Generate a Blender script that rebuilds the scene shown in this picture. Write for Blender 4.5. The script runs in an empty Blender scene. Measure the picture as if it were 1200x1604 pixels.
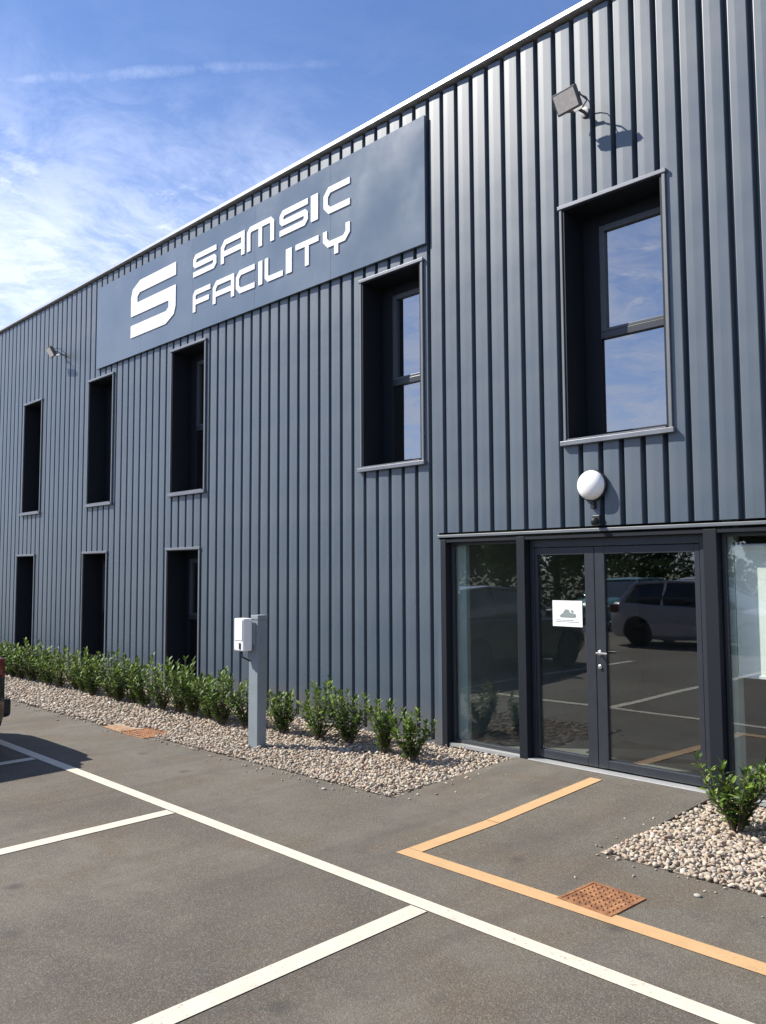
import bpy, math, random
import numpy as np
from mathutils import Vector, Matrix
random.seed(7)
RNG = np.random.default_rng(7)
S = bpy.context.scene
COL = S.collection
R = math.radians

# ------------------------------------------------------------------ camera
cam = bpy.data.cameras.new('camera')
camo = bpy.data.objects.new('camera', cam); COL.objects.link(camo)
right = Vector((0.70612735, 0.70806708, -0.00501774))
upv = Vector((0.05412321, -0.04690661, 0.99743193))
fwd = Vector((-0.70601335, 0.70458554, 0.0714449))
m3 = Matrix((right, upv, -fwd)).transposed().to_4x4()
m3.translation = Vector((0, -6.263, 1.75))
camo.matrix_world = m3
cam.sensor_fit = 'HORIZONTAL'; cam.sensor_width = 36; cam.lens = 38.51
cam.clip_start = .05; cam.clip_end = 2000
S.camera = camo

# ------------------------------------------------------------------ sun and sky
SUNV = Vector((1.45, 1.0, -1.70)).normalized()
sun = bpy.data.lights.new('sun', 'SUN'); sun.energy = 5.0; sun.angle = R(.53); sun.color = (1, .94, .84)
suno = bpy.data.objects.new('sun', sun); COL.objects.link(suno)
suno.rotation_euler = SUNV.to_track_quat('-Z', 'Y').to_euler(); suno.location = (-20, -30, 30)
world = bpy.data.worlds.new('World'); S.world = world; world.use_nodes = True
wt = world.node_tree; wt.nodes.clear()
S.view_settings.view_transform = 'Standard'; S.view_settings.look = 'None'
S.view_settings.exposure = .80; S.view_settings.gamma = 1; S.view_settings.use_curve_mapping = False


class NT:
    """small node helper"""
    def __init__(s, t): s.t = t
    def n(s, kind, **kw):
        nd = s.t.nodes.new(kind)
        for k, v in kw.items():
            if k == 'ins':
                for a, b in v.items(): s.set(nd, a, b)
            else: setattr(nd, k, v)
        return nd
    def set(s, nd, a, b):
        if isinstance(b, bpy.types.NodeSocket): s.t.links.new(b, nd.inputs[a])
        elif isinstance(b, bpy.types.Node): s.t.links.new(b.outputs[0], nd.inputs[a])
        else: nd.inputs[a].default_value = b
    def math(s, op, a, b=0., c=None, clamp=False):
        nd = s.t.nodes.new('ShaderNodeMath'); nd.operation = op; nd.use_clamp = clamp
        s.set(nd, 0, a); s.set(nd, 1, b)
        if c is not None: s.set(nd, 2, c)
        return nd.outputs[0]
    def vmath(s, op, a, b=None):
        nd = s.t.nodes.new('ShaderNodeVectorMath'); nd.operation = op
        s.set(nd, 0, a)
        if b is not None: s.set(nd, 1, b)
        return nd
    def noise(s, vec, scale, detail=4, rough=.5, dist=0.):
        return s.n('ShaderNodeTexNoise', ins={'Vector': vec, 'Scale': scale, 'Detail': detail, 'Roughness': rough, 'Distortion': dist}).outputs[0]
    def mapr(s, v, a, b, c=0., d=1., smooth=False):
        nd = s.t.nodes.new('ShaderNodeMapRange')
        if smooth: nd.interpolation_type = 'SMOOTHSTEP'
        s.set(nd, 0, v); nd.inputs[1].default_value = a; nd.inputs[2].default_value = b
        nd.inputs[3].default_value = c; nd.inputs[4].default_value = d
        return nd.outputs[0]
    def mix(s, f, a, b, blend='MIX'):
        nd = s.t.nodes.new('ShaderNodeMix'); nd.data_type = 'RGBA'; nd.blend_type = blend
        s.set(nd, 0, f)
        s.set(nd, 6, a if not isinstance(a, tuple) else (*a, 1)); s.set(nd, 7, b if not isinstance(b, tuple) else (*b, 1))
        return nd.outputs[2]
    def ramp(s, f, stops):
        nd = s.t.nodes.new('ShaderNodeValToRGB'); s.set(nd, 0, f)
        e = nd.color_ramp.elements
        while len(e) < len(stops): e.new(.5)
        for k, (p, c) in enumerate(stops): e[k].position = p; e[k].color = (*c, 1)
        return nd.outputs[0]


# world: Nishita sky, thin high clouds and an old vapour trail laid out by direction
w = NT(wt)
sky = w.n('ShaderNodeTexSky', sky_type='NISHITA', sun_disc=False)
sky.sun_elevation = math.asin(-SUNV.z)
sky.sun_rotation = math.atan2(-SUNV.x, -SUNV.y)
sky.altitude = 50; sky.air_density = 1.0; sky.dust_density = .35; sky.ozone_density = 2.2
tc = w.n('ShaderNodeTexCoord')
D = w.vmath('NORMALIZE', tc.outputs['Generated']).outputs[0]
sep = w.n('ShaderNodeSeparateXYZ', ins={0: D})
zc = w.math('MAXIMUM', sep.outputs[2], .03)
zz = w.math('ADD', zc, .12)
px = w.math('DIVIDE', sep.outputs[0], zz); py = w.math('DIVIDE', sep.outputs[1], zz)
P = w.n('ShaderNodeCombineXYZ', ins={0: px, 1: py, 2: 0.}).outputs[0]
warp = w.vmath('SCALE', w.n('ShaderNodeTexNoise', ins={'Vector': P, 'Scale': 1.3, 'Detail': 3.}).outputs[1]); warp.inputs[3].default_value = .55
P2 = w.vmath('ADD', P, warp.outputs[0]).outputs[0]
big = w.noise(P2, .85, 5, .55)
fine = w.noise(P2, 4.6, 10, .70, .25)
puff = w.noise(P2, 7.5, 8, .66, .3)
elev = sep.outputs[2]
low = w.mapr(elev, .20, .50, .55, 0.)                     # thin cloud thickens towards the horizon
dens = w.math('ADD', w.math('MULTIPLY', w.mapr(big, .36, .66, 0, 1), .55), w.math('MULTIPLY', w.mapr(fine, .42, .62, 0, 1), .62))
dens = w.math('MULTIPLY', dens, w.mapr(elev, .30, .58, .95, .05, True))
dens = w.math('ADD', dens, w.math('MULTIPLY', low, .42))
pf = w.math('MULTIPLY', w.mapr(puff, .56, .68, 0, .55, True), w.mapr(elev, .34, .50, 1, 0, True))
dens = w.math('ADD', dens, pf, clamp=True)
a0 = Vector((-0.8236, 0.2852, 0.4903)); b0 = Vector((-0.6502, 0.5366, 0.5378))
nrm = a0.cross(b0).normalized()
dd = w.vmath('DOT_PRODUCT', D, tuple(nrm)).outputs[1]
wob = w.math('MULTIPLY', w.math('SUBTRACT', w.noise(D, 9., 4, .6), .5), .018)
band = w.mapr(w.math('ABSOLUTE', w.math('ADD', dd, wob)), .0, .010, 1, 0, True)
brk = w.mapr(w.noise(D, 22., 6, .68), .34, .62, .15, 1)
tang = nrm.cross(Vector((-.74, .42, .52))).normalized()
along = w.vmath('DOT_PRODUCT', D, tuple(a0)).outputs[1]
fade = w.mapr(along, .93, 1.0, .12, 1.0)
trail = w.math('MULTIPLY', w.math('MULTIPLY', band, brk), w.math('MULTIPLY', fade, .40))
dens = w.math('MAXIMUM', dens, trail)
skyc = w.mix(1., sky.outputs[0], (.90, 1.06, 1.38), 'MULTIPLY')
cloudc = (7.7, 8.5, 11.0)
colr = w.mix(w.math('MULTIPLY', dens, .92), skyc, cloudc)
bg = w.n('ShaderNodeBackground', ins={0: colr, 1: .074})
wo = w.n('ShaderNodeOutputWorld', ins={0: bg})


# ------------------------------------------------------------------ materials
def new_mat(name):
    m = bpy.data.materials.new(name); m.use_nodes = True
    t = m.node_tree; t.nodes.clear(); g = NT(t)
    o = g.n('ShaderNodeOutputMaterial')
    return m, g, o

def prin(name, color, rough=.5, metal=0., spec=.5, bump=None, var=0., vscale=6., coat=0., rvar=0.):
    m, g, o = new_mat(name)
    tcn = g.n('ShaderNodeTexCoord').outputs['Object']
    b = g.n('ShaderNodeBsdfPrincipled', ins={'Roughness': rough, 'Metallic': metal, 'Specular IOR Level': spec, 'Coat Weight': coat})
    if var:
        nz = g.noise(tcn, vscale, 5, .6)
        c2 = tuple(max(0, c * (1 - var)) for c in color); c3 = tuple(c * (1 + var) for c in color)
        g.set(b, 'Base Color', g.mix(g.mapr(nz, .3, .7), c2, c3))
        if rvar: g.set(b, 'Roughness', g.mapr(nz, .3, .7, rough - rvar, rough + rvar))
    else: b.inputs['Base Color'].default_value = (*color, 1)
    if bump:
        bn = g.n('ShaderNodeBump', ins={'Height': g.noise(tcn, bump[0], 3, .5), 'Strength': bump[1], 'Distance': bump[2]})
        g.set(b, 'Normal', bn)
    g.set(o, 0, b); return m

def mat_glass(name, f0, tint):
    m, g, o = new_mat(name)
    geo = g.n('ShaderNodeNewGeometry')
    c = g.math('ABSOLUTE', g.vmath('DOT_PRODUCT', geo.outputs['Normal'], geo.outputs['Incoming']).outputs[1])
    s5 = g.math('POWER', g.math('SUBTRACT', 1., c, clamp=True), 5.)
    fac = g.math('ADD', f0, g.math('MULTIPLY', s5, 1 - f0), clamp=True)
    tcn = g.n('ShaderNodeTexCoord').outputs['Object']
    bn = g.n('ShaderNodeBump', ins={'Height': g.noise(tcn, 1.1, 1, .4), 'Strength': .10, 'Distance': .02})
    gl = g.n('ShaderNodeBsdfGlossy', ins={'Color': (.96, .98, 1, 1), 'Roughness': .008, 'Normal': bn})
    tr = g.n('ShaderNodeBsdfTransparent', ins={'Color': (*tint, 1)})
    mx = g.n('ShaderNodeMixShader', ins={0: fac, 1: tr, 2: gl})
    g.set(o, 0, mx); return m

def mat_cladding():
    m, g, o = new_mat('anthracite_steel')
    tcn = g.n('ShaderNodeTexCoord').outputs['Object']
    oi = g.n('ShaderNodeObjectInfo')
    mp = g.n('ShaderNodeMapping', ins={'Vector': tcn, 'Scale': (7, 7, .35)})
    st = g.noise(mp, 1., 4, .6)
    cl = g.noise(tcn, 1.4, 4, .6)
    base = g.mix(g.mapr(st, .3, .7), (.050, .073, .100), (.072, .098, .127))
    base = g.mix(g.mapr(cl, .45, .8, 0, .35), base, (.10, .118, .135))
    base = g.mix(g.math('MULTIPLY', oi.outputs['Random'], .30), base, (.095, .118, .143))
    zsp = g.n('ShaderNodeSeparateXYZ', ins={0: tcn}).outputs[2]
    spl = g.mapr(g.math('ADD', zsp, g.math('MULTIPLY', g.math('SUBTRACT', g.noise(tcn, 5., 5, .7), .5), .6)), .06, .50, .55, 0, True)
    base = g.mix(spl, base, (.13, .115, .095))      # dried splashes of soil along the foot of the wall
    dirt = g.mapr(g.noise(g.n('ShaderNodeMapping', ins={'Vector': tcn, 'Scale': (22, 22, .8)}), 1., 5, .7), .60, .78, 0, .35)
    base = g.mix(dirt, base, (.055, .062, .068))
    bn = g.n('ShaderNodeBump', ins={'Height': g.noise(mp, 1.3, 2, .5), 'Strength': .12, 'Distance': .01})
    b = g.n('ShaderNodeBsdfPrincipled', ins={'Base Color': base, 'Roughness': g.mapr(cl, .3, .7, .36, .48), 'Specular IOR Level': .80, 'Normal': bn})
    g.set(o, 0, b); return m

def mat_asphalt():
    m, g, o = new_mat('asphalt')
    tcn = g.n('ShaderNodeTexCoord').outputs['Object']
    sp = g.n('ShaderNodeSeparateXYZ', ins={0: tcn})
    big = g.noise(tcn, .55, 5, .6, .4)
    mid = g.noise(tcn, 3.2, 5, .65)
    grain = g.noise(tcn, 95., 3, .7)
    vor = g.n('ShaderNodeTexVoronoi', ins={'Vector': tcn, 'Scale': 130.}).outputs['Distance']
    c = g.mix(g.mapr(big, .38, .62), (.072, .061, .047), (.158, .140, .112))
    # the strip between the bays and the building is a little lighter and dustier
    strip = g.mapr(g.math('ADD', sp.outputs[1], g.math('MULTIPLY', g.math('SUBTRACT', mid, .5), .5)), -3.3, -2.7, 0, 1, True)
    c = g.mix(g.math('MULTIPLY', strip, .45), c, (.170, .156, .130))
    c = g.mix(g.mapr(mid, .48, .70, 0, .6), c, (.066, .060, .052))
    brown = g.noise(tcn, 1.15, 6, .72, .8)
    c = g.mix(g.mapr(brown, .48, .62, 0, .62), c, (.120, .084, .052))
    c = g.mix(g.mapr(grain, .30, .75, 0, .75), c, g.mix(.5, c, (.03, .029, .028)))
    c = g.mix(g.mapr(g.noise(tcn, 60., 2, .6), .62, .74, 0, .55), c, (.24, .225, .20))
    chip = g.n('ShaderNodeTexVoronoi', ins={'Vector': tcn, 'Scale': 150., 'Randomness': 1.})
    cv = g.n('ShaderNodeSeparateXYZ', ins={0: chip.outputs['Color']}).outputs[0]
    c = g.mix(g.mapr(cv, .0, 1., .15, .55), c, g.mix(g.mapr(cv, .35, .98), (.058, .052, .044), (.180, .165, .138)))
    track = g.noise(g.n('ShaderNodeMapping', ins={'Vector': tcn, 'Scale': (2.6, .22, 1), 'Rotation': (0, 0, R(14))}), 1., 5, .7, .6)
    c = g.mix(g.mapr(track, .50, .70, 0, .55), c, (.070, .062, .054))
    # dark drips where cars stand
    drip = g.n('ShaderNodeTexVoronoi', ins={'Vector': tcn, 'Scale': 1.7, 'Randomness': 1.}).outputs['Distance']
    c = g.mix(g.mapr(g.math('ADD', drip, g.math('MULTIPLY', mid, .12)), .08, .19, .70, 0), c, (.045, .042, .040))
    hb = g.math('ADD', g.math('MULTIPLY', vor, .8), grain)
    bn = g.n('ShaderNodeBump', ins={'Height': hb, 'Strength': .55, 'Distance': .004})
    bn2 = g.n('ShaderNodeBump', ins={'Height': mid, 'Strength': .25, 'Distance': .012, 'Normal': bn})
    b = g.n('ShaderNodeBsdfPrincipled', ins={'Base Color': c, 'Roughness': .86, 'Specular IOR Level': .35, 'Normal': bn2})
    g.set(o, 0, b); return m

def mat_paint(name, color, worn=.5):
    worn = worn
    m, g, o = new_mat(name)
    tcn = g.n('ShaderNodeTexCoord').outputs['Object']
    wear = g.noise(tcn, 38., 4, .75)
    patch = g.noise(tcn, 2.2, 4, .6)
    f = g.mapr(g.math('ADD', wear, g.math('MULTIPLY', patch, .35)), .79, .90, 0, worn)
    c = g.mix(g.mapr(g.noise(tcn, 7., 4, .6), .3, .7), tuple(x * .86 for x in color), color)
    c = g.mix(f, c, (.15, .14, .12))
    bn = g.n('ShaderNodeBump', ins={'Height': g.noise(tcn, 110., 3, .7), 'Strength': .4, 'Distance': .003})
    b = g.n('ShaderNodeBsdfPrincipled', ins={'Base Color': c, 'Roughness': .7, 'Normal': bn})
    g.set(o, 0, b); return m

def mat_attr(name, rough, spec=.4, trans=0., bump=None):
    m, g, o = new_mat(name)
    a = g.n('ShaderNodeAttribute', attribute_name='col').outputs['Color']
    tcn = g.n('ShaderNodeTexCoord').outputs['Object']
    c = g.mix(g.mapr(g.noise(tcn, 60., 3, .6), .3, .7, 0, .35), a, g.mix(.45, a, (.10, .085, .06)))
    b = g.n('ShaderNodeBsdfPrincipled', ins={'Base Color': c if not trans else a, 'Roughness': rough, 'Specular IOR Level': spec})
    if trans:
        t = g.n('ShaderNodeBsdfTranslucent', ins={'Color': a})
        mx = g.n('ShaderNodeMixShader', ins={0: trans, 1: b, 2: t}); g.set(o, 0, mx)
    else: g.set(o, 0, b)
    return m

def mat_rust():
    m, g, o = new_mat('rusty_iron')
    tcn = g.n('ShaderNodeTexCoord').outputs['Object']
    n1 = g.noise(tcn, 14., 6, .75, .5); n2 = g.noise(tcn, 60., 4, .7)
    c = g.ramp(n1, [(.30, (.085, .035, .018)), (.45, (.20, .085, .035)), (.60, (.33, .155, .065)), (.74, (.30, .22, .14))])
    c = g.mix(g.mapr(n2, .5, .75, 0, .6), c, (.10, .05, .03))
    bn = g.n('ShaderNodeBump', ins={'Height': n2, 'Strength': .6, 'Distance': .004})
    b = g.n('ShaderNodeBsdfPrincipled', ins={'Base Color': c, 'Roughness': .85, 'Normal': bn}); g.set(o, 0, b); return m

M = dict(
    clad=mat_cladding(), asphalt=mat_asphalt(),
    white=mat_paint('white_road_paint', (.56, .52, .43), .6), orange=mat_paint('orange_road_paint', (.50, .315, .155), .55),
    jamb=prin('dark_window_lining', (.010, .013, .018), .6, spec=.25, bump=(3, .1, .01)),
    frame=prin('dark_aluminium_frame', (.030, .035, .042), .42, bump=(4, .05, .01)),
    sash=prin('grey_sash_aluminium', (.055, .065, .075), .4, var=.08), jtrim=prin('grey_steel_trim', (.13, .145, .16), .42, var=.1, vscale=5),
    doorf=prin('charcoal_door_frame', (.026, .030, .038), .38, var=.1, vscale=9),
    trim=prin('pale_steel_trim', (.17, .18, .205), .42, metal=.35, var=.12, vscale=5),
    cap=prin('galvanised_cap', (.60, .59, .58), .36, metal=.75, var=.1, vscale=2),
    sign=None, letter=prin('white_vinyl_letter', (.82, .82, .82), .35, var=.03),
    glassU=mat_glass('solar_glass', .34, (.16, .19, .22)), glassD=mat_glass('entrance_glass', .095, (.94, .965, .95)),
    wallin=prin('interior_plaster', (.34, .37, .34), .8, var=.06), floorin=prin('interior_floor_tile', (.20, .20, .185), .35, var=.15, vscale=3),
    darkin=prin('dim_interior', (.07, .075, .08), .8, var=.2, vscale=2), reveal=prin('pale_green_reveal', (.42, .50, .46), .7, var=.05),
    blind=prin('pale_blind_fabric', (.88, .91, .86), .8, bump=(160, .2, .001), var=.04),
    post=prin('grey_steel_post', (.20, .235, .255), .45, var=.08, vscale=7), boxw=prin('white_plastic_box', (.80, .80, .80), .4, var=.02),
    black=prin('black_plastic', (.012, .013, .016), .45, var=.2), opal=prin('opal_diffuser', (.86, .86, .84), .25),
    lampb=prin('grey_lamp_body', (.10, .105, .115), .45, var=.1), lens=prin('lamp_lens', (.74, .68, .62), .22, var=.12, vscale=30),
    gravel=mat_attr('gravel_stone', .85, .3), soil=prin('gravel_bed_soil', (.30, .25, .195), .95, bump=(40, .6, .01), var=.35, vscale=30),
    leaf=mat_attr('laurel_leaf', .52, .35, .25), bark=prin('shrub_bark', (.11, .085, .055), .85, var=.3, vscale=30),
    rust=mat_rust(), stain=prin('rust_stain_asphalt', (.30, .18, .10), .9, var=.35, vscale=22, bump=(70, .5, .003)), sill=prin('threshold_metal', (.40, .41, .41), .4, metal=.3, var=.08),
    ground=prin('far_ground', (.10, .11, .06), .95, var=.4, vscale=.4), roof=prin('flat_roof', (.25, .25, .25), .9, var=.1),
    conc=prin('concrete', (.30, .29, .27), .9, var=.15, vscale=5, bump=(60, .3, .003)),
    tyre=prin('tyre_rubber', (.018, .018, .018), .8), rim=prin('alloy_rim', (.45, .46, .47), .3, metal=.9), cglass=prin('car_glass', (.010, .012, .014), .06, spec=.8),
    red=prin('tail_light_red', (.13, .008, .008), .15, coat=.6), clear=prin('headlight_lens', (.62, .63, .65), .12), plate=prin('number_plate', (.75, .74, .70), .4),
    paper=prin('white_paper', (.80, .82, .80), .7), ink=prin('dark_ink', (.22, .26, .25), .7), steel=prin('brushed_steel', (.55, .55, .55), .3, metal=.9), screw=prin('zinc_screw', (.35, .36, .38), .4, metal=.8),
)
def _sign():
    m, g, o = new_mat('blue_grey_sign_sheet')
    tcn = g.n('ShaderNodeTexCoord').outputs['Object']
    n1 = g.noise(tcn, .9, 4, .6)
    c = g.mix(g.mapr(n1, .3, .7), (.100, .135, .180), (.130, .165, .212))
    bn = g.n('ShaderNodeBump', ins={'Height': g.noise(tcn, 1.1, 2, .4), 'Strength': .25, 'Distance': .03})
    b = g.n('ShaderNodeBsdfPrincipled', ins={'Base Color': c, 'Roughness': g.mapr(n1, .35, .65, .16, .30), 'Specular IOR Level': .6, 'Normal': bn})
    g.set(o, 0, b); return m
M['sign'] = _sign()
def car_paint(name, c): return prin(name, c, .28, metal=.2, coat=1.)


# ------------------------------------------------------------------ mesh helpers
class MB:
    def __init__(s): s.v = []; s.f = []
    def add(s, vs, fs):
        k = len(s.v); s.v += [tuple(a) for a in vs]; s.f += [tuple(i + k for i in f) for f in fs]; return s
    def box(s, x0, x1, y0, y1, z0, z1, mtx=None):
        vs = [Vector((x, y, z)) for z in (z0, z1) for y in (y0, y1) for x in (x0, x1)]
        if mtx: vs = [mtx @ q for q in vs]
        return s.add(vs, [(0, 2, 3, 1), (4, 5, 7, 6), (0, 1, 5, 4), (2, 6, 7, 3), (0, 4, 6, 2), (1, 3, 7, 5)])
    def prism(s, pts, n0, n1, axis='z'):
        """polygon pts extruded along an axis between n0 and n1"""
        def mk(p, q): return {'z': (p[0], p[1], q), 'y': (p[0], q, p[1]), 'x': (q, p[0], p[1])}[axis]
        n = len(pts)
        vs = [mk(p, n0) for p in pts] + [mk(p, n1) for p in pts]
        return s.add(vs, [tuple(range(n))[::-1], tuple(range(n, 2 * n))] + [(i, (i + 1) % n, (i + 1) % n + n, i + n) for i in range(n)])
    def tube(s, path, rad, n=8, cap=True):
        path = [Vector(p) for p in path]; rr = rad if isinstance(rad, (list, tuple)) else [rad] * len(path)
        k = len(s.v)
        up = Vector((0, 0, 1))
        for i, p in enumerate(path):
            d = (path[min(i + 1, len(path) - 1)] - path[max(i - 1, 0)]).normalized()
            a = d.cross(up)
            if a.length < .1: a = d.cross(Vector((1, 0, 0)))
            a.normalize(); b = d.cross(a)
            for j in range(n):
                t = 2 * math.pi * j / n; s.v.append(tuple(p + (a * math.cos(t) + b * math.sin(t)) * rr[i]))
        for i in range(len(path) - 1):
            for j in range(n):
                s.f.append((k + i * n + j, k + i * n + (j + 1) % n, k + (i + 1) * n + (j + 1) % n, k + (i + 1) * n + j))
        if cap: s.f.append(tuple(range(k, k + n))[::-1]); e = k + (len(path) - 1) * n; s.f.append(tuple(range(e, e + n)))
        return s
    def lathe(s, prof, n=24, mtx=None):
        """prof (r, h) revolved about local z"""
        k = len(s.v)
        for r_, h_ in prof:
            for j in range(n):
                t = 2 * math.pi * j / n; q = Vector((r_ * math.cos(t), r_ * math.sin(t), h_))
                s.v.append(tuple(mtx @ q if mtx else q))
        for i in range(len(prof) - 1):
            for j in range(n): s.f.append((k + i * n + j, k + i * n + (j + 1) % n, k + (i + 1) * n + (j + 1) % n, k + (i + 1) * n + j))
        s.f.append(tuple(range(k, k + n))[::-1]); e = k + (len(prof) - 1) * n; s.f.append(tuple(range(e, e + n)))
        return s
    def mesh(s, name, mat, smooth=False):
        me = bpy.data.meshes.new(name); me.from_pydata(s.v, [], s.f)
        me.materials.append(mat); me.update()
        if smooth:
            me.polygons.foreach_set('use_smooth', [True] * len(me.polygons)); me.set_sharp_from_angle(angle=R(38))
        return me
    def build(s, name, mat, parent=None, smooth=False, bevel=0.):
        return link(name, s.mesh(name, mat, smooth), parent, bevel)

def link(name, me, parent=None, bevel=0.):
    o = bpy.data.objects.new(name, me); COL.objects.link(o); o.parent = parent
    if bevel:
        b = o.modifiers.new('bevel', 'BEVEL'); b.width = bevel; b.segments = 2; b.limit_method = 'ANGLE'; b.angle_limit = R(40)
    return o
def thing(name, label, cat, loc=(0, 0, 0), group=None, rz=0.):
    o = bpy.data.objects.new(name, None); COL.objects.link(o); o.location = loc; o.rotation_euler = (0, 0, rz)
    o.empty_display_size = .1
    return tag(o, label, cat, group)
def tag(o, label=None, cat=None, group=None, kind=None):
    if label: o['label'] = label
    if cat: o['category'] = cat
    if group: o['group'] = group
    if kind: o['kind'] = kind
    return o
def struct(name, mb, mat, **k): return tag(mb.build(name, mat, **k), kind='structure')
def box1(name, b, mat, parent=None, bevel=0.): return MB().box(*b).build(name, mat, parent, bevel=bevel)
def dup(root, loc, rz=0., scale=1.):
    def cp(o, par):
        c = o.copy(); COL.objects.link(c); c.parent = par
        for ch in list(o.children): cp(ch, c)
        return c
    c = cp(root, None); c.location = loc; c.rotation_euler = (0, 0, rz); c.scale = (scale,) * 3
    return c

# ------------------------------------------------------------------ ground
struct('ground', MB().box(-420, 420, -420, 420, -.6, -.03), M['ground'])
struct('asphalt_lot', MB().box(-44, 22, -27, .3, -.3, 0), M['asphalt'])

GX0, GX1, GY = -24., -4.53, -1.70
struct('gravel_bed', MB().add([(GX0, -1.86, .004), (-10, -1.80, .004), (GX1, -1.65, .004), (GX1 - .04, -.02, .004), (GX0, -.02, .004)], [(0, 1, 2, 3, 4)]), M['soil'])
struct('gravel_bed', MB().add([(-2.75, -1.64, .004), (4, -1.58, .004), (4, -.02, .004), (-2.69, -.02, .004)], [(0, 1, 2, 3)]), M['soil'])

# entrance ramp of asphalt, rising 45 mm to the threshold
rp = MB()
X0, X1 = -4.55, -2.71
rp.add([(X0, -1.62, .001), (X1 - .02, -1.62, .001), (X1, -.02, .045), (X0, -.02, .045),
        (X0, -1.62, -.02), (X1 - .02, -1.62, -.02), (X1, -.02, -.02), (X0, -.02, -.02)],
       [(0, 1, 2, 3), (0, 4, 5, 1), (1, 5, 6, 2), (3, 2, 6, 7), (0, 3, 7, 4)])
struct('entrance_ramp', rp, M['asphalt'])

def strip(name, mat, x0, y0, x1, y1, wd, z=.004, z2=None):
    d = Vector((x1 - x0, y1 - y0)); d.normalize(); n = Vector((-d.y, d.x)) * wd / 2
    z2 = z if z2 is None else z2
    return struct(name, MB().add([(x0 + n.x, y0 + n.y, z), (x0 - n.x, y0 - n.y, z), (x1 - n.x, y1 - n.y, z2), (x1 + n.x, y1 + n.y, z2)], [(0, 1, 2, 3)]), mat)
strip('road_marking', M['white'], -30, -2.98, 8, -2.985, .098)
for k in range(-8, 4):
    xb = -2.98 + k * 2.46
    strip('road_marking', M['white'], xb, -3.042, xb + .01, -8.1, .115)
strip('road_marking', M['orange'], -3.655, -2.46, 3.2, -2.46, .115)
strip('road_marking', M['orange'], -3.60, -2.40, -3.605, -1.60, .11)
strip('road_marking', M['orange'], -3.605, -1.598, -3.62, -.20, .11, .0055, .045)
for k in range(-7, 5):       # the row of bays on the far side of the aisle, behind the photographer
    xb = -2.98 + k * 2.46
    strip('road_marking', M['white'], xb, -14.6, xb, -19.6, .115)

# ------------------------------------------------------------------ the building
BL, BR, BT = -24.4, 3.2, 6.795
bld = thing('office_building', 'two storey office clad in ribbed anthracite steel with deep dark windows', 'building', (0, 0, 0))
sh = MB()
sh.box(BL, BR, 12.0, 12.2, 0, BT)
sh.box(BL - .1, BL, .085, 12.2, 0, BT); sh.box(BR, BR + .1, .085, 12.2, 0, BT)
sh.build('wall', M['clad'], bld)
box1('roof', (BL - .05, BR + .05, .12, 12.15, BT - .12, BT - .02), M['roof'], bld)
box1('upper_floor_slab', (BL + .02, BR - .02, 1.6, 11.9, 2.5, 2.75), M['darkin'], bld)
box1('interior_floor', (BL + .02, BR - .02, .18, 11.9, .001, .035), M['floorin'], bld)

PITCH = .1957
PH = -5.385                     # x of one valley centre
WIN = []                        # openings x0,x1,z0,z1
UP = [(-3.93, -3.015), (-6.57, -5.705), (-10.66, -9.82), (-13.38, -12.56), (-16.17, -15.40), (-19.0, -18.2), (-21.8, -21.0)]
LO = [(-10.73, -9.92), (-13.48, -12.68), (-16.36, -15.58), (-19.1, -18.3), (-21.9, -21.1)]
for a, b in UP: WIN.append((a, b, 2.92, 4.99))
for a, b in LO: WIN.append((a, b, .12, 2.05))
WIN.append((1.0, 1.95, 2.92, 4.99))
OPEN = list(WIN) + [(-5.45, .35, 0, 2.105)]
m_ = .022                       # ribs stop this far outside an opening, under the trim
prof = [(-.0979, .078), (-.080, .078), (-.072, .002), (-.066, .0), (-.014, .0), (.067, .0042), (.072, .007), (.080, .078), (.0978, .078)]
def yprof(x):
    for (a, ya), (b, yb) in zip(prof, prof[1:]):
        if a <= x <= b: return ya + (yb - ya) * (x - a) / (b - a)
    return .078
nrib = 0
i0 = math.ceil((BL - PH) / PITCH)
k = i0
while True:
    xc = PH + (k + .5) * PITCH; k += 1
    if xc + .1 > BR: break
    zs = sorted({.03, BT - .05} | {max(.03, o[2] - m_) for o in OPEN if o[0] - m_ < xc + .098 and o[1] + m_ > xc - .098} | {o[3] + m_ for o in OPEN if o[0] - m_ < xc + .098 and o[1] + m_ > xc - .098})
    segs = []
    for z0, z1 in zip(zs, zs[1:]):
        zm = (z0 + z1) / 2; a, b = -.0979, .0978; ok = [(a, b)]
        for o in OPEN:
            if o[2] - m_ <= zm <= o[3] + m_:
                nk = []
                for (p, q) in ok:
                    l, r_ = o[0] - m_ - xc, o[1] + m_ - xc
                    if r_ <= p or l >= q: nk.append((p, q)); continue
                    if l > p: nk.append((p, l))
                    if r_ < q: nk.append((r_, q))
                ok = nk
        for p, q in ok:
            if q - p > .004: segs.append((z0, z1, p, q))
    merged = []
    for s_ in segs:
        if merged and merged[-1][1] == s_[0] and merged[-1][2:] == s_[2:]: merged[-1] = (merged[-1][0], s_[1], *s_[2:])
        else: merged.append(s_)
    dz = random.uniform(-1, 1)
    mbs = []
    for z0, z1, p, q in merged:
        xs = [p] + [x for x, _ in prof if p < x < q] + [q]
        mb = MB(); n = len(xs)
        vs = [(x, yprof(x), z0) for x in xs] + [(x, yprof(x), z1) for x in xs]
        mb.add(vs, [(j, j + 1, n + j + 1, n + j) for j in range(n - 1)])
        if p == -.0979 and q == .0978 or not mbs: mbs.append(mb)
        else: mbs[-1].add(mb.v, mb.f)
    for mb in mbs:
        o = mb.build('cladding_rib', M['clad'], bld); o.location = (xc, 0, 0)
        o.rotation_euler = (0, 0, R(dz * .55)); nrib += 1
print('ribs', nrib)

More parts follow.
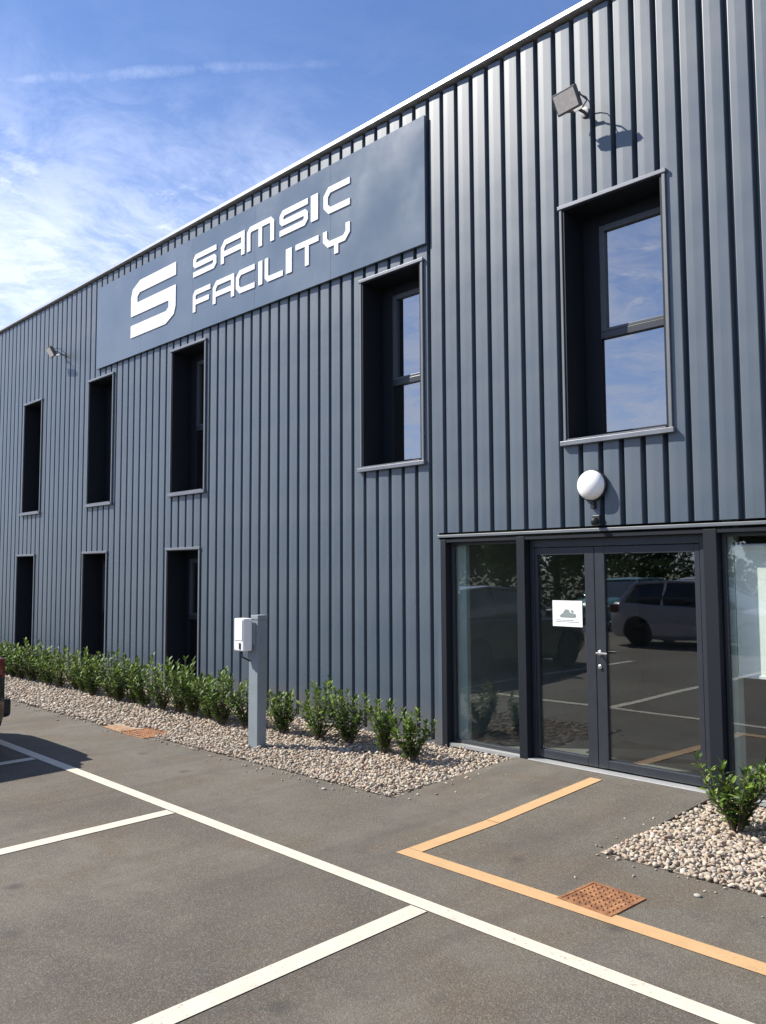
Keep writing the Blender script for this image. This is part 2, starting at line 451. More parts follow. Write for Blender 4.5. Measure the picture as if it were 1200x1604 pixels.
# parapet cap in lengths
for a in np.arange(BL - .06, BR, 3.0):
    b = min(a + 2.995, BR + .06)
    cp = MB().prism([(-.050, BT - .012), (-.050, BT + .030), (-.040, BT + .034), (.30, BT + .030), (.30, BT - .03), (.07, BT - .03), (.07, BT - .035)], a, b, 'x')
    cp.build('parapet_cap', M['cap'], bld)
# foot flashing and lintel flashing
box1('base_flashing', (BL, -5.47, .002, .062, .004, .05), M['trim'], bld)
box1('entrance_head_trim', (-5.49, .38, -.010, .16, 2.078, 2.106), M['jtrim'], bld, .004)
box1('entrance_head_soffit', (-5.45, .35, .005, .17, 2.03, 2.06), M['jamb'], bld)
box1('entrance_return', (-5.50, -5.455, .0, .14, .02, 2.06), M['clad'], bld)

def window(x0, x1, z0, z1, full=True):
    cx = (x0 + x1) / 2
    f = MB()
    d = .30; ft = .17 if full else .10; fr = .06
    f.box(x0, x0 + ft, d, d + .06, z0, z1).box(x1 - fr, x1, d, d + .06, z0, z1)
    f.box(x0 + ft, x1 - fr, d, d + .06, z0, z0 + .06).box(x0 + ft, x1 - fr, d, d + .06, z1 - .11, z1)
    zm = z0 + (z1 - z0) * (.455 if full else .5)
    wn = f.build('window', M['jamb'], bld, bevel=.004)
    MB().box(x0 + ft, x1 - fr, d - .012, d + .058, zm - .032, zm + .032).build('mullion', M['doorf'], wn, bevel=.004)
    s = MB()
    a, b, c, e = x0 + ft + .002, x1 - fr - .002, zm + .034, z1 - .112; t = .055
    s.box(a, a + t, d - .008, d + .05, c, e).box(b - t, b, d - .008, d + .05, c, e).box(a + t, b - t, d - .008, d + .05, c, c + t * .5).box(a + t, b - t, d - .008, d + .05, e - t, e)
    s.build('sash', M['sash'], wn, bevel=.003)
    MB().box(a + t, b - t, d + .02, d + .034, c + t * .5, e - t).build('pane', M['glassU'], wn)
    MB().box(x0 + ft, x1 - fr, d + .02, d + .034, z0 + .06, zm - .032).build('pane', M['glassU'], wn)
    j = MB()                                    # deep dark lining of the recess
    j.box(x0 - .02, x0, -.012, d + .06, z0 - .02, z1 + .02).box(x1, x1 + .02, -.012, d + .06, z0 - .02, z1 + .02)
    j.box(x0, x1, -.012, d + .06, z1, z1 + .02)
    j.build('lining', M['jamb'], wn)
    MB().add([(x0, -.035, z0 - .018), (x1, -.035, z0 - .018), (x1, d + .02, z0 + .012), (x0, d + .02, z0 + .012),
              (x0, -.035, z0 - .03), (x1, -.035, z0 - .03), (x1, d + .02, z0 - .02), (x0, d + .02, z0 - .02)],
             [(0, 1, 2, 3), (4, 7, 6, 5), (0, 4, 5, 1), (1, 5, 6, 2), (2, 6, 7, 3), (3, 7, 4, 0)]).build('sill', M['trim'] if full else M['jamb'], wn)
    tw = .034
    MB().box(x0 - .06, x1 + .06, -.03, -.002, z1 + .012, z1 + .012 + tw).build('head_trim', M['trim'], wn, bevel=.003)
    MB().box(x0 - .07, x1 + .07, -.045, -.002, z0 - .075, z0 - .034).build('sill_trim', M['trim'], wn, bevel=.003)
    for (a, b) in ((x0 - .045, x0 - .021), (x1 + .021, x1 + .050)):
        MB().box(a, b, -.022, -.002, z0 - .033, z1 + .011).build('jamb_trim', M['jtrim'], wn, bevel=.003)
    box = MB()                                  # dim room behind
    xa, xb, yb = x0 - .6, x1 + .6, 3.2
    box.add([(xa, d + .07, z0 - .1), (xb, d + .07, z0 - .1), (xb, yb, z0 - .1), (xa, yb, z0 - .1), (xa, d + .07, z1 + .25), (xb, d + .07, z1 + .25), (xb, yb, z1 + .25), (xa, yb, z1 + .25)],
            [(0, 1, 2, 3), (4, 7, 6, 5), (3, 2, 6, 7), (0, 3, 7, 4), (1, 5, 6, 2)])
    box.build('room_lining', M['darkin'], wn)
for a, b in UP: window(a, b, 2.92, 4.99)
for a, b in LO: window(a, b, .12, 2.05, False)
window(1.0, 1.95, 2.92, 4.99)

# ---- entrance
GY0 = .08
# interior
box1('lobby_wall', (-5.9, .6, 4.2, 4.3, .03, 2.5), M['darkin'], bld)
box1('lobby_wall', (-5.62, -5.52, .26, 4.2, .03, 2.5), M['wallin'], bld)
box1('lobby_ceiling', (-5.9, .6, .14, 4.2, 2.30, 2.40), M['darkin'], bld)
box1('interior_reveal', (-5.37, -5.245, .145, .20, .05, 2.05), M['reveal'], bld)
box1('interior_column', (-2.665, -2.585, .145, .26, .04, 2.25), M['reveal'], bld)
box1('doormat', (-4.2, -3.0, .6, 1.3, .036, .048), M['black'], bld)
desk = MB().box(-4.9, -3.4, 3.2, 3.7, .03, 1.05).box(-5.0, -3.3, 3.1, 3.75, 1.05, 1.09)
tag(desk.build('reception_desk', M['darkin']), 'plain dim reception desk standing inside the lobby behind the glass', 'desk')

def screen(x0, x1):
    f = MB(); t = .028
    f.box(x0, x0 + t, GY0, GY0 + .05, .05, 2.03).box(x1 - t, x1, GY0, GY0 + .05, .05, 2.03)
    f.box(x0 + t, x1 - t, GY0, GY0 + .05, .05, .085).box(x0 + t, x1 - t, GY0, GY0 + .05, 2.0, 2.03)
    g_ = f.build('glazed_screen', M['frame'], bld, bevel=.003)
    MB().box(x0 + t, x1 - t, GY0 + .02, GY0 + .032, .085, 2.0).build('pane', M['glassD'], g_)
    MB().box(x0, x1, GY0 - .06, GY0 + .05, .02, .05).build('sill', M['sill'], g_)
screen(-5.385, -4.53)
screen(-2.645, -1.27)
screen(-1.18, .345)
for a, b in ((-5.453, -5.39), (-4.525, -4.435), (-2.755, -2.65), (-1.265, -1.185)):
    box1('entrance_post', (a, b, .0, GY0 + .05, .01, 2.06), M['jamb'], bld, .004)

df = MB(); x0, x1 = -4.43, -2.76
df.box(x0, x0 + .045, GY0, GY0 + .07, .05, 2.03).box(x1 - .06, x1, GY0, GY0 + .07, .05, 2.03).box(x0 + .045, x1 - .06, GY0, GY0 + .07, 1.955, 2.03)
door = df.build('entrance_door', M['doorf'], bld, bevel=.004)
MB().box(x0, x1, -.012, GY0 + .06, .02, .048).build('threshold', M['sill'], door, bevel=.003)
def leaf(a, b, sl, sr):
    f = MB(); y0, y1 = GY0 + .005, GY0 + .06
    f.box(a, a + sl, y0, y1, .065, 1.95).box(b - sr, b, y0, y1, .065, 1.95).box(a + sl, b - sr, y0, y1, .065, .135).box(a + sl, b - sr, y0, y1, 1.885, 1.95)
    l = f.build('door_leaf', M['doorf'], door, bevel=.004)
    MB().box(a + sl, b - sr, y0 + .02, y0 + .034, .135, 1.885).build('pane', M['glassD'], l)
    return l
l1 = leaf(-4.382, -3.765, .03, .095)
l2 = leaf(-3.76, -2.823, .095, .045)
hd = MB().lathe([(.022, 0), (.022, .008), (.009, .010), (.009, .045)], 14, Matrix.Translation((-3.725, GY0 + .005, 1.035)) @ Matrix.Rotation(R(90), 4, 'X'))
hd.box(-3.735, -3.63, GY0 - .052, GY0 - .038, 1.027, 1.043)
hd.build('door_handle', M['steel'], l2, bevel=.002)
MB().lathe([(.019, 0), (.019, .010), (.012, .014), (.012, .018)], 14, Matrix.Translation((-3.725, GY0 + .005, .915)) @ Matrix.Rotation(R(90), 4, 'X')).build('lock_cylinder', M['steel'], l2)
# closer on the inside of the small leaf
MB().box(-4.36, -4.12, GY0 + .06, GY0 + .11, 1.90, 1.945).build('door_closer', M['steel'], l1)

nt = thing('paper_notice', 'white paper notice with a faint dark print stuck on the narrow door leaf', 'notice', (-4.05, GY0 + .020, 1.36))
MB().box(-.155, .150, -.001, .001, -.115, .115).build('sheet', M['paper'], nt)
ink = MB().prism([(-.085, -.022), (-.07, -.034), (.075, -.034), (.088, -.018), (.080, .0), (.03, .008), (-.05, .004)], -.003, -.0015, 'y')
ink.prism([(-.045, .008), (.025, .012), (.012, .036), (-.022, .038)], -.003, -.0015, 'y').prism([(.036, .014), (.062, .008), (.058, .030), (.040, .034)], -.003, -.0015, 'y')
ink.prism([(-.12, -.075), (.115, -.075), (.115, -.071), (-.12, -.071)], -.003, -.0015, 'y').prism([(-.12, -.060), (.06, -.060), (.06, -.056), (-.12, -.056)], -.003, -.0015, 'y')
ink.build('printed_mark', M['ink'], nt)

bl = thing('roller_blind', 'pale green white blind half lowered behind the glass right of the entrance door', 'blind', (-1.925, .165, 1.4))
MB().box(-.655, .655, 0, .004, -.455, .50).build('fabric', M['blind'], bl)
MB().box(-.66, .66, -.008, .012, -.480, -.455).build('hem_bar', M['boxw'], bl, bevel=.003)
MB().tube([(-.66, 0, .52), (.66, 0, .52)], .022, 10).build('roller', M['boxw'], bl)

# ------------------------------------------------------------------ sign
sg = thing('company_sign', 'long blue grey sign sheet under the eaves with white SAMSIC FACILITY lettering', 'sign', (0, 0, 0))
SX0, SX1, SZ0, SZ1 = -13.10, -5.59, 5.17, 6.56
n_p = 5
for i in range(n_p):
    a = SX0 + (SX1 - SX0) * i / n_p + .0015; b = SX0 + (SX1 - SX0) * (i + 1) / n_p - .0015
    MB().box(a, b, -.040, -.012, SZ0, SZ1).build('sign_sheet', M['sign'], sg)
for z_ in (SZ0 + .12, SZ1 - .14):
    MB().box(SX0 + .05, SX1 - .05, -.011, -.001, z_ - .02, z_ + .02).build('fixing_rail', M['frame'], sg)

def mitre_strip(mb, pts, t, y0=-.052, y1=-.041, t0=None):
    P_ = [Vector(p) for p in pts]; n = len(P_); L = []; Rr = []
    for i in range(n):
        d0 = (P_[i] - P_[i - 1]).normalized() if i else None
        d1 = (P_[i + 1] - P_[i]).normalized() if i < n - 1 else None
        if d0 is None: d0 = d1
        if d1 is None: d1 = d0
        n0 = Vector((-d0.y, d0.x)); n1 = Vector((-d1.y, d1.x)); b = (n0 + n1).normalized()
        q = (t / 2) / max(.3, b.dot(n0)); L.append(P_[i] + b * q); Rr.append(P_[i] - b * q)
    for i in range(n - 1):
        mb.prism([L[i], Rr[i], Rr[i + 1], L[i + 1]], y0, y1, 'y')
def S_path(W, H, t, c):
    h = t / 2
    return [(W, H - h), (h + c, H - h), (h, H - h - c), (h, H / 2 + c * .6), (h + c * .6, H / 2), (W - h - c * .6, H / 2), (W - h, H / 2 - c * .6), (W - h, h + c), (W - h - c, h), (0, h)]
def letter(ch, x, z, W, H, t):
    h = t / 2; c = t * .9; mb = MB(); st = []
    if ch == 'S': st = [S_path(W, H, t, c * .6)]
    elif ch == 'A': st = [[(h, 0), (h, H - h - c), (h + c, H - h), (W - h, H - h), (W - h, 0)], [(t, H * .40), (W - t, H * .40)]]
    elif ch == 'M': st = [[(h, 0), (h, H - h - c * .6), (h + c * .6, H - h), (W - h - c * .6, H - h), (W - h, H - h - c * .6), (W - h, 0)], [(W / 2, H - t - .001), (W / 2, 0)]]
    elif ch == 'I': st = [[(W / 2, 0), (W / 2, H)]]; t = W
    elif ch == 'C': st = [[(W, H - h), (h + c, H - h), (h, H - h - c), (h, h + c), (h + c, h), (W, h)]]
    elif ch == 'F': st = [[(h, 0), (h, H - h - c * .6), (h + c * .6, H - h), (W, H - h)], [(t, H * .44), (W * .92, H * .44)]]
    elif ch == 'L': st = [[(h, H), (h, h + c * .6), (h + c * .6, h), (W, h)]]
    elif ch == 'T': st = [[(0, H - h), (W, H - h)], [(W / 2, H - t - .001), (W / 2, 0)]]
    elif ch == 'Y': st = [[(h, H), (h, H * .46 + c), (h + c, H * .46), (W - h - c, H * .46), (W - h, H * .46 + c), (W - h, H)], [(W / 2, H * .46 - h - .001), (W / 2, 0)]]
    for s_ in st: mitre_strip(mb, [(x + a, z + b) for a, b in s_], t)
    o = mb.build('letter', M['letter'], sg)
    return o
# pixel columns of the letters turned into metres along the wall
SAM = [('S', -10.15, -9.45), ('A', -9.33, -8.71), ('M', -8.65, -8.03), ('S', -7.90, -7.40), ('I', -7.34, -7.22), ('C', -7.12, -6.77)]
FAC = []
def put(word, spans, z, H, t):
    for ch, (a, b) in zip(word, spans): letter(ch, a, z, b - a, H, t if ch != 'I' else t)
XS = [[(-10.067, -9.476), (-9.365, -8.809), (-8.751, -8.169), (-8.051, -7.497), (-7.437, -7.307), (-7.202, -6.743)], [(-10.067, -9.619), (-9.555, -9.044), (-9.0, -8.58), (-8.496, -8.413), (-8.358, -7.985), (-7.921, -7.806), (-7.731, -7.295), (-7.213, -6.743)]]
put('SAMSIC', XS[0], 5.965, .325, .074)
put('FACILITY', XS[1], 5.450, .315, .070)
big = MB(); W_, H_, tb, tv = 1.35, .88, .195, .20
h0, h1 = (H_ - tb) / 2, (H_ + tb) / 2
pts = [(W_, H_), (.28, H_), (.05, H_ - .10), (0, H_ - .22), (0, h0), (W_ - tv, h0), (W_ - tv, tb + .05), (W_ - tv - .07, tb), (0, tb), (0, 0), (W_ - .28, 0), (W_ - .05, .10), (W_, .22), (W_, h1), (tv, h1), (tv, H_ - tb - .05), (tv + .07, H_ - tb), (W_, H_ - tb)]
big.prism([(x - 11.89, z + 5.455) for x, z in pts], -.052, -.041, 'y')
tag(big.build('logo_mark', M['letter'], sg), 'large white angular letter S emblem')

# ------------------------------------------------------------------ lamps on the wall
def floodlight(loc, label, yaw=0., sc=1.):
    t = thing('floodlight', label, 'floodlight', loc, 'floodlights high on the ribbed wall', yaw)
    # origin at the wall; head hangs forward on a bracket
    hm = Matrix.Translation((0, -.27, 0)) @ Matrix.Rotation(R(30), 4, 'X')     # local -y = lens side
    body = MB().box(-.135, .135, -.02, .02, -.10, .10, hm)
    bo = body.build('housing', M['lampb'], t, bevel=.006)
    for q in range(7):
        xx = -.105 + q * .035
        MB().box(xx - .004, xx + .004, .021, .052, -.075, .075, hm).build('cooling_fin', M['lampb'], bo)
    MB().box(-.118, .118, -.0255, -.0205, -.083, .083, hm).build('lens', M['lens'], t)
    br = MB()
    for sx in (-1, 1):
        br.box(sx * .148 - .003, sx * .148 + .003, -.015, .015, -.02, .02, hm)
    br.tube([(-.148, -.27, 0), (-.148, -.16, -.02), (-.05, -.10, -.02)], .008, 6).tube([(.148, -.27, 0), (.148, -.16, -.02), (.05, -.10, -.02)], .008, 6)
    br.box(-.06, .06, -.105, -.098, -.035, -.005).tube([(0, -.098, -.02), (0, .02, -.02)], .016, 10)
    br.build('bracket', M['lampb'], t, smooth=True)
    MB().tube([(.02, -.235, .05), (.05, -.18, .085), (.09, -.10, .06), (.11, -.03, -.02), (.10, .03, -.10)], .005, 6).build('cable', M['black'], t, smooth=True)
    MB().lathe([(.05, 0), (.05, .012), (.03, .014)], 16, Matrix.Translation((0, .0, -.02)) @ Matrix.Rotation(R(90), 4, 'X')).build('wall_plate', M['lampb'], t)
    t.scale = (.92,) * 3
    return t
floodlight((-3.70, 0, 5.84), 'square grey floodlight on the wall above the large window, casting a shadow', R(-6))
floodlight((-14.42, 0, 5.70), 'small distant floodlight on the wall left of the sign', R(-8))

bk = thing('bulkhead_lamp', 'round white dome lamp on the cladding above the entrance door', 'wall lamp', (-3.70, 0, 2.475))
RX = Matrix.Rotation(R(90), 4, 'X')
MB().lathe([(.125, 0), (.138, .01), (.138, .032), (.128, .040)], 32, RX).build('base_ring', M['black'], bk, smooth=True)
MB().lathe([(.128, .040)] + [(.128 * math.cos(R(a)), .040 + .085 * math.sin(R(a))) for a in (12, 26, 42, 58, 74, 86)], 32, RX).build('dome', M['opal'], bk, smooth=True)
MB().box(-.02, .02, -.03, .0, -.20, -.145).build('junction_box', M['black'], bk, bevel=.004)
sn = thing('motion_sensor', 'small black motion sensor on the flashing right above the entrance', 'sensor', (-3.665, 0, 2.18))
MB().box(-.035, .035, -.035, .0, -.035, .035).build('sensor_base', M['black'], sn, bevel=.006)
MB().lathe([(.030, 0), (.034, .02), (.026, .045), (.010, .055)], 16, Matrix.Translation((0, -.035, -.012)) @ Matrix.Rotation(R(118), 4, 'X')).build('sensor_eye', M['black'], sn, smooth=True)

# ------------------------------------------------------------------ service post
ps = thing('service_post', 'square grey steel post with a white box, standing in the gravel before the shrubs', 'post', (-6.735, -1.32, 0))
MB().box(-.075, .075, -.055, .055, -.05, 1.27).build('column', M['post'], ps, bevel=.005)
MB().box(-.035, .082, -.060, .062, 1.27, 1.315).build('cap', M['post'], ps, bevel=.004)
wb = MB().box(-.145, .015, -.185, -.075, .965, 1.285).build('white_box', M['boxw'], ps, bevel=.012)
MB().box(-.055, -.025, -.1905, -.1855, .985, 1.045).build('key_slot', M['black'], wb, bevel=.003)
MB().box(-.130, .0, -.190, -.1855, 1.07, 1.272).build('lid', M['boxw'], wb, bevel=.003)
MB().box(-.045, .045, -.0745, -.0555, 1.02, 1.24).build('mounting_plate', M['post'], ps)
MB().tube([(-.10, -.12, .97), (-.095, -.12, .90), (-.04, -.06, .86)], .009, 8).build('cable', M['black'], ps, smooth=True)
MB().box(-.11, .11, -.09, .09, -.04, .012).build('foot_plate', M['post'], ps)

# ------------------------------------------------------------------ manhole covers
def cover(x0, x1, y0, y1, label, rz, nst):
    cx, cy = (x0 + x1) / 2, (y0 + y1) / 2; a, b = (x1 - x0) / 2, (y1 - y0) / 2
    t = thing('manhole_cover', label, 'manhole cover', (cx, cy, 0), 'rusty iron covers in the ground', rz)
    f = MB().box(-a, a, -b, -b + .018, -.02, .007).box(-a, a, b - .018, b, -.02, .007).box(-a, -a + .018, -b + .018, b - .018, -.02, .007).box(a - .018, a, -b + .018, b - .018, -.02, .007)
    f.build('frame', M['rust'], t)
    MB().box(-a + .021, a - .021, -b + .021, b - .021, -.02, .0045).build('lid', M['rust'], t)
    s = MB(); nx = nst; ny = max(3, int(nst * b / a))
    for i in range(nx):
        for j in range(ny):
            px_ = -a + .04 + (2 * a - .08) * i / (nx - 1); py_ = -b + .04 + (2 * b - .08) * j / (ny - 1)
            rr = .009
            s.add([(px_ - rr, py_ - rr, .0045), (px_ + rr, py_ - rr, .0045), (px_ + rr, py_ + rr, .0045), (px_ - rr, py_ + rr, .0045),
                   (px_ - rr * .6, py_ - rr * .6, .010), (px_ + rr * .6, py_ - rr * .6, .010), (px_ + rr * .6, py_ + rr * .6, .010), (px_ - rr * .6, py_ + rr * .6, .010)],
                  [(4, 5, 6, 7), (0, 1, 5, 4), (1, 2, 6, 5), (2, 3, 7, 6), (3, 0, 4, 7)])
    s.build('tread_studs', M['rust'], t)
cover(-2.535, -2.205, -2.44, -2.10, 'square rusty orange iron cover beside the orange line in front of the door', R(-3), 8)
cover(-8.48, -7.98, -1.88, -1.52, 'rusty iron cover at the edge of the gravel left of the grey post', R(2), 9)
struct('rust_stain', MB().add([(-8.95, -1.86, .0065), (-8.5, -1.88, .0065), (-8.5, -1.66, .0065), (-8.9, -1.68, .0065)], [(0, 1, 2, 3)]), M['stain'])

# ------------------------------------------------------------------ gravel
def ico(sub):
    t = (1 + 5 ** .5) / 2
    v = np.array([(-1, t, 0), (1, t, 0), (-1, -t, 0), (1, -t, 0), (0, -1, t), (0, 1, t), (0, -1, -t), (0, 1, -t), (t, 0, -1), (t, 0, 1), (-t, 0, -1), (-t, 0, 1)], float)
    f = [(0, 11, 5), (0, 5, 1), (0, 1, 7), (0, 7, 10), (0, 10, 11), (1, 5, 9), (5, 11, 4), (11, 10, 2), (10, 7, 6), (7, 1, 8), (3, 9, 4), (3, 4, 2), (3, 2, 6), (3, 6, 8), (3, 8, 9), (4, 9, 5), (2, 4, 11), (6, 2, 10), (8, 6, 7), (9, 8, 1)]
    v /= np.linalg.norm(v[0])
    for _ in range(sub):
        vl = v.tolist(); c = {}; nf = []
        def mid(a, b):
            k_ = (min(a, b), max(a, b))
            if k_ not in c:
                m = (np.array(vl[a]) + np.array(vl[b])); vl.append((m / np.linalg.norm(m)).tolist()); c[k_] = len(vl) - 1
            return c[k_]
        for a, b, d in f:
            x, y, z = mid(a, b), mid(b, d), mid(d, a); nf += [(a, x, z), (b, y, x), (d, z, y), (x, y, z)]
        v = np.array(vl); f = nf
    return v, np.array(f)
PAL = np.array([(.47, .40, .31), (.53, .46, .37), (.42, .34, .26), (.47, .36, .28), (.37, .32, .26), (.58, .53, .45), (.29, .24, .20), (.42, .31, .23), (.48, .42, .32), (.37, .34, .31), (.21, .175, .15)])
PW = np.array([.17, .16, .12, .11, .10, .10, .05, .06, .07, .04, .02])
def stones(name, pos, rad, sub, label):
    base, faces = ico(sub); n = len(pos); nv = len(base)
    q = RNG.normal(size=(n, 4)); q /= np.linalg.norm(q, axis=1)[:, None]
    w_, x, y, z = q.T
    Rm = np.stack([1 - 2 * (y * y + z * z), 2 * (x * y - z * w_), 2 * (x * z + y * w_), 2 * (x * y + z * w_), 1 - 2 * (x * x + z * z), 2 * (y * z - x * w_), 2 * (x * z - y * w_), 2 * (y * z + x * w_), 1 - 2 * (x * x + y * y)], -1).reshape(n, 3, 3)
    sc = np.stack([RNG.uniform(.85, 1.45, n), RNG.uniform(.65, 1.05, n), RNG.uniform(.45, .8, n)], -1) * rad[:, None]
    V = base[None] * (1 + RNG.normal(scale=.10, size=(n, nv, 1)))
    V = V * sc[:, None, :]
    V = np.einsum('nij,nkj->nki', Rm, V); V[:, :, 2] *= .72
    V += pos[:, None, :]
    F = (faces[None] + (np.arange(n) * nv)[:, None, None]).reshape(-1, 3)
    me = bpy.data.meshes.new(name)
    me.vertices.add(n * nv); me.vertices.foreach_set('co', V.reshape(-1))
    me.loops.add(F.size); me.loops.foreach_set('vertex_index', F.reshape(-1).astype(np.int32))
    me.polygons.add(len(F)); me.polygons.foreach_set('loop_start', np.arange(0, F.size, 3, dtype=np.int32))
    me.update(calc_edges=True)
    me.polygons.foreach_set('use_smooth', np.ones(len(F), bool))
    ci = RNG.choice(len(PAL), n, p=PW / PW.sum()); cc = np.clip(PAL[ci] * .88 * RNG.uniform(.82, 1.12, (n, 1)), 0, .85)
    col = np.ones((n, nv, 4)); col[:, :, :3] = cc[:, None, :]
    at = me.attributes.new('col', 'FLOAT_COLOR', 'POINT'); at.data.foreach_set('color', col.reshape(-1))
    me.materials.append(M['gravel'])
    o = link(name, me); tag(o, label, 'gravel', kind='stuff'); return o
def scatter(x0, x1, y0f, y1, step, z0, zj):
    xs = np.arange(x0, x1, step); out = []
    for x in xs:
        ys = np.arange(y0f(x), y1, step)
        out.append(np.stack([np.full(len(ys), x), ys], -1))
    p_ = np.concatenate(out); p_ += RNG.uniform(-.5, .5, p_.shape) * step
    p_ = p_[~((p_[:, 0] > -8.97) & (p_[:, 0] < -7.96) & (p_[:, 1] < -1.54 - .10 * (p_[:, 0] < -8.5)))]
    z = z0 + RNG.uniform(0, zj, len(p_))
    return np.column_stack([p_, z])
g1a = scatter(-8.0, GX1 - .02, lambda x: -1.80 + (x + 10) * .027, -.02, .026, .006, .018)
top = scatter(-8.0, GX1 - .06, lambda x: -1.76 + (x + 10) * .027, -.05, .075, .030, .014)
g1a = np.concatenate([g1a, top])
stones('gravel', g1a, RNG.uniform(.009, .021, len(g1a)), 1, 'beige and pink gravel in the bed along the wall between grey post and door')
st1 = np.array([(x, -1.84 + (x + 10) * .025 - abs(RNG.exponential(.055)), .006) for x in RNG.uniform(-13, GX1, 150)])
st2 = np.array([(GX1 + .02 + abs(RNG.exponential(.05)), y, .008 + .03 * (1 + y / 1.6)) for y in RNG.uniform(-1.6, -.1, 26)])
st3 = np.array([(x, -1.66 - abs(RNG.exponential(.06)), .005) for x in RNG.uniform(-2.75, 1, 60)])
st4 = np.array([(-2.78 - abs(RNG.exponential(.03)), y, .008 + .03 * (1 + y / 1.6)) for y in RNG.uniform(-1.6, -.5, 9)])
stray = np.concatenate([st1, st2, st3, st4])
stones('gravel', stray, RNG.uniform(.005, .014, len(stray)), 1, 'loose stones strayed from the gravel beds on to the asphalt edge')
g1b = scatter(GX0, -8.0, lambda x: -1.84 + (x + 15) * .004, -.02, .042, .008, .020)
stones('gravel', g1b, RNG.uniform(.017, .030, len(g1b)), 0, 'beige gravel along the foot of the wall left of the grey post')
g2 = np.concatenate([scatter(-2.70, 1.2, lambda x: -1.63, -.02, .026, .006, .018), scatter(-2.66, 1.2, lambda x: -1.58, -.05, .08, .028, .014)])
stones('gravel', g2, RNG.uniform(.009, .022, len(g2)), 1, 'beige and pink gravel in the bed right of the entrance door')
g3 = scatter(1.2, 4.0, lambda x: -1.58, -.02, .055, .006, .02)
stones('gravel', g3, RNG.uniform(.024, .036, len(g3)), 0, 'beige gravel along the wall at the far right end of the building')
# stones kicked on to the asphalt
kk = [(-2.02, -1.88, .006, 'single pale pebble lying on the asphalt beyond the right gravel bed'), (-5.1, -1.86, .006, 'small stray pebble on the asphalt beside the gravel corner')]
for x, y, z, lb in kk:
    b_, f_ = ico(1); mb = MB(); mb.add([(p_[0] * .022, p_[1] * .018, p_[2] * .010) for p_ in b_], [tuple(q) for q in f_])
    o = mb.build('pebble', M['conc'], smooth=True); o.location = (x, y, z); tag(o, lb, 'pebble')

# ------------------------------------------------------------------ shrubs
GREENS = [(.065, .115, .020), (.10, .170, .024), (.045, .085, .020), (.15, .235, .030), (.030, .060, .017), (.20, .28, .045)]
def shrub_mesh(seed, nstem=9, hgt=.46, spread=.20, per=19):
    rd = random.Random(seed); st = MB(); lv = []; lf = []; lc = []
    for s_ in range(nstem):
        a = rd.uniform(0, 6.283); r1 = spread * rd.uniform(.25, 1.0); h = hgt * rd.uniform(.55, 1.08)
        r0 = .02
        p0 = Vector((math.cos(a) * r0, math.sin(a) * r0, 0)); p3 = Vector((math.cos(a) * r1, math.sin(a) * r1, h))
        p1 = p0 + Vector((math.cos(a) * r1 * .25, math.sin(a) * r1 * .25, h * .35)); p2 = p0 + Vector((math.cos(a) * r1 * .7, math.sin(a) * r1 * .7, h * .72))
        st.tube([p0, p1, p2, p3], [.006, .005, .004, .002], 5)
        pts = [p0, p1, p2, p3]
        for k_ in range(per):
            t = .10 + .90 * (k_ + rd.random()) / per
            u = t * 3; i = min(2, int(u)); base = pts[i].lerp(pts[i + 1], u - i)
            ang = k_ * 2.4 + rd.uniform(-.4, .4)
            el = rd.uniform(.25, .95) if t < .85 else rd.uniform(.8, 1.35)
            d = Vector((math.cos(ang) * math.cos(el), math.sin(ang) * math.cos(el), math.sin(el)))
            side = d.cross(Vector((0, 0, 1))).normalized(); nor = side.cross(d)
            L = rd.uniform(.040, .074) * (1 if t > .3 else .8); W = L * rd.uniform(.34, .44)
            tw = rd.uniform(-.5, .5); side = (side * math.cos(tw) + nor * math.sin(tw)).normalized(); nor = side.cross(d)
            droop = -nor * L * .14; o0 = base + d * .008
            q = len(lv)
            lv += [o0, o0 + d * L * .38 + side * W / 2 + nor * W * .16, o0 + d * L * .38, o0 + d * L * .38 - side * W / 2 + nor * W * .16,
                   o0 + d * L * .74 + side * W * .36 + nor * W * .10 + droop * .4, o0 + d * L * .74 + droop * .4, o0 + d * L * .74 - side * W * .36 + nor * W * .10 + droop * .4, o0 + d * L + droop]
            lf += [(q, q + 2, q + 1), (q, q + 3, q + 2), (q + 1, q + 2, q + 5, q + 4), (q + 2, q + 3, q + 6, q + 5), (q + 4, q + 5, q + 7), (q + 5, q + 6, q + 7)]
            wts = [5, 5, 3, 3 if t > .6 else 1, 2, 2 if t > .85 else .2]
            c = rd.choices(GREENS, wts)[0]; g_ = rd.uniform(.8, 1.25); lc += [(c[0] * g_, c[1] * g_, c[2] * g_, 1)] * 8
    me = bpy.data.meshes.new('foliage'); me.from_pydata([tuple(v) for v in lv], [], lf)
    at = me.attributes.new('col', 'FLOAT_COLOR', 'POINT'); at.data.foreach_set('color', [x for c in lc for x in c])
    me.materials.append(M['leaf']); me.polygons.foreach_set('use_smooth', [True] * len(me.polygons)); me.update()
    return st.mesh('stems', M['bark']), me
SM = [shrub_mesh(11 + i, 14 + (i * 2) % 5, .44 + .022 * (i % 4), .20 + .022 * (i % 4), 36) for i in range(8)]
BIG = shrub_mesh(77, 22, .44, .24, 32)
ORD = ['first', 'second', 'third', 'fourth', 'fifth', 'sixth', 'seventh', 'eighth', 'ninth', 'tenth', 'eleventh', 'twelfth', 'thirteenth', 'fourteenth', 'fifteenth', 'sixteenth', 'seventeenth', 'eighteenth', 'nineteenth', 'twentieth',
       'twenty-first', 'twenty-second', 'twenty-third', 'twenty-fourth', 'twenty-fifth', 'twenty-sixth', 'twenty-seventh', 'twenty-eighth', 'twenty-ninth', 'thirtieth', 'thirty-first', 'thirty-second', 'thirty-third', 'thirty-fourth', 'thirty-fifth', 'thirty-sixth']
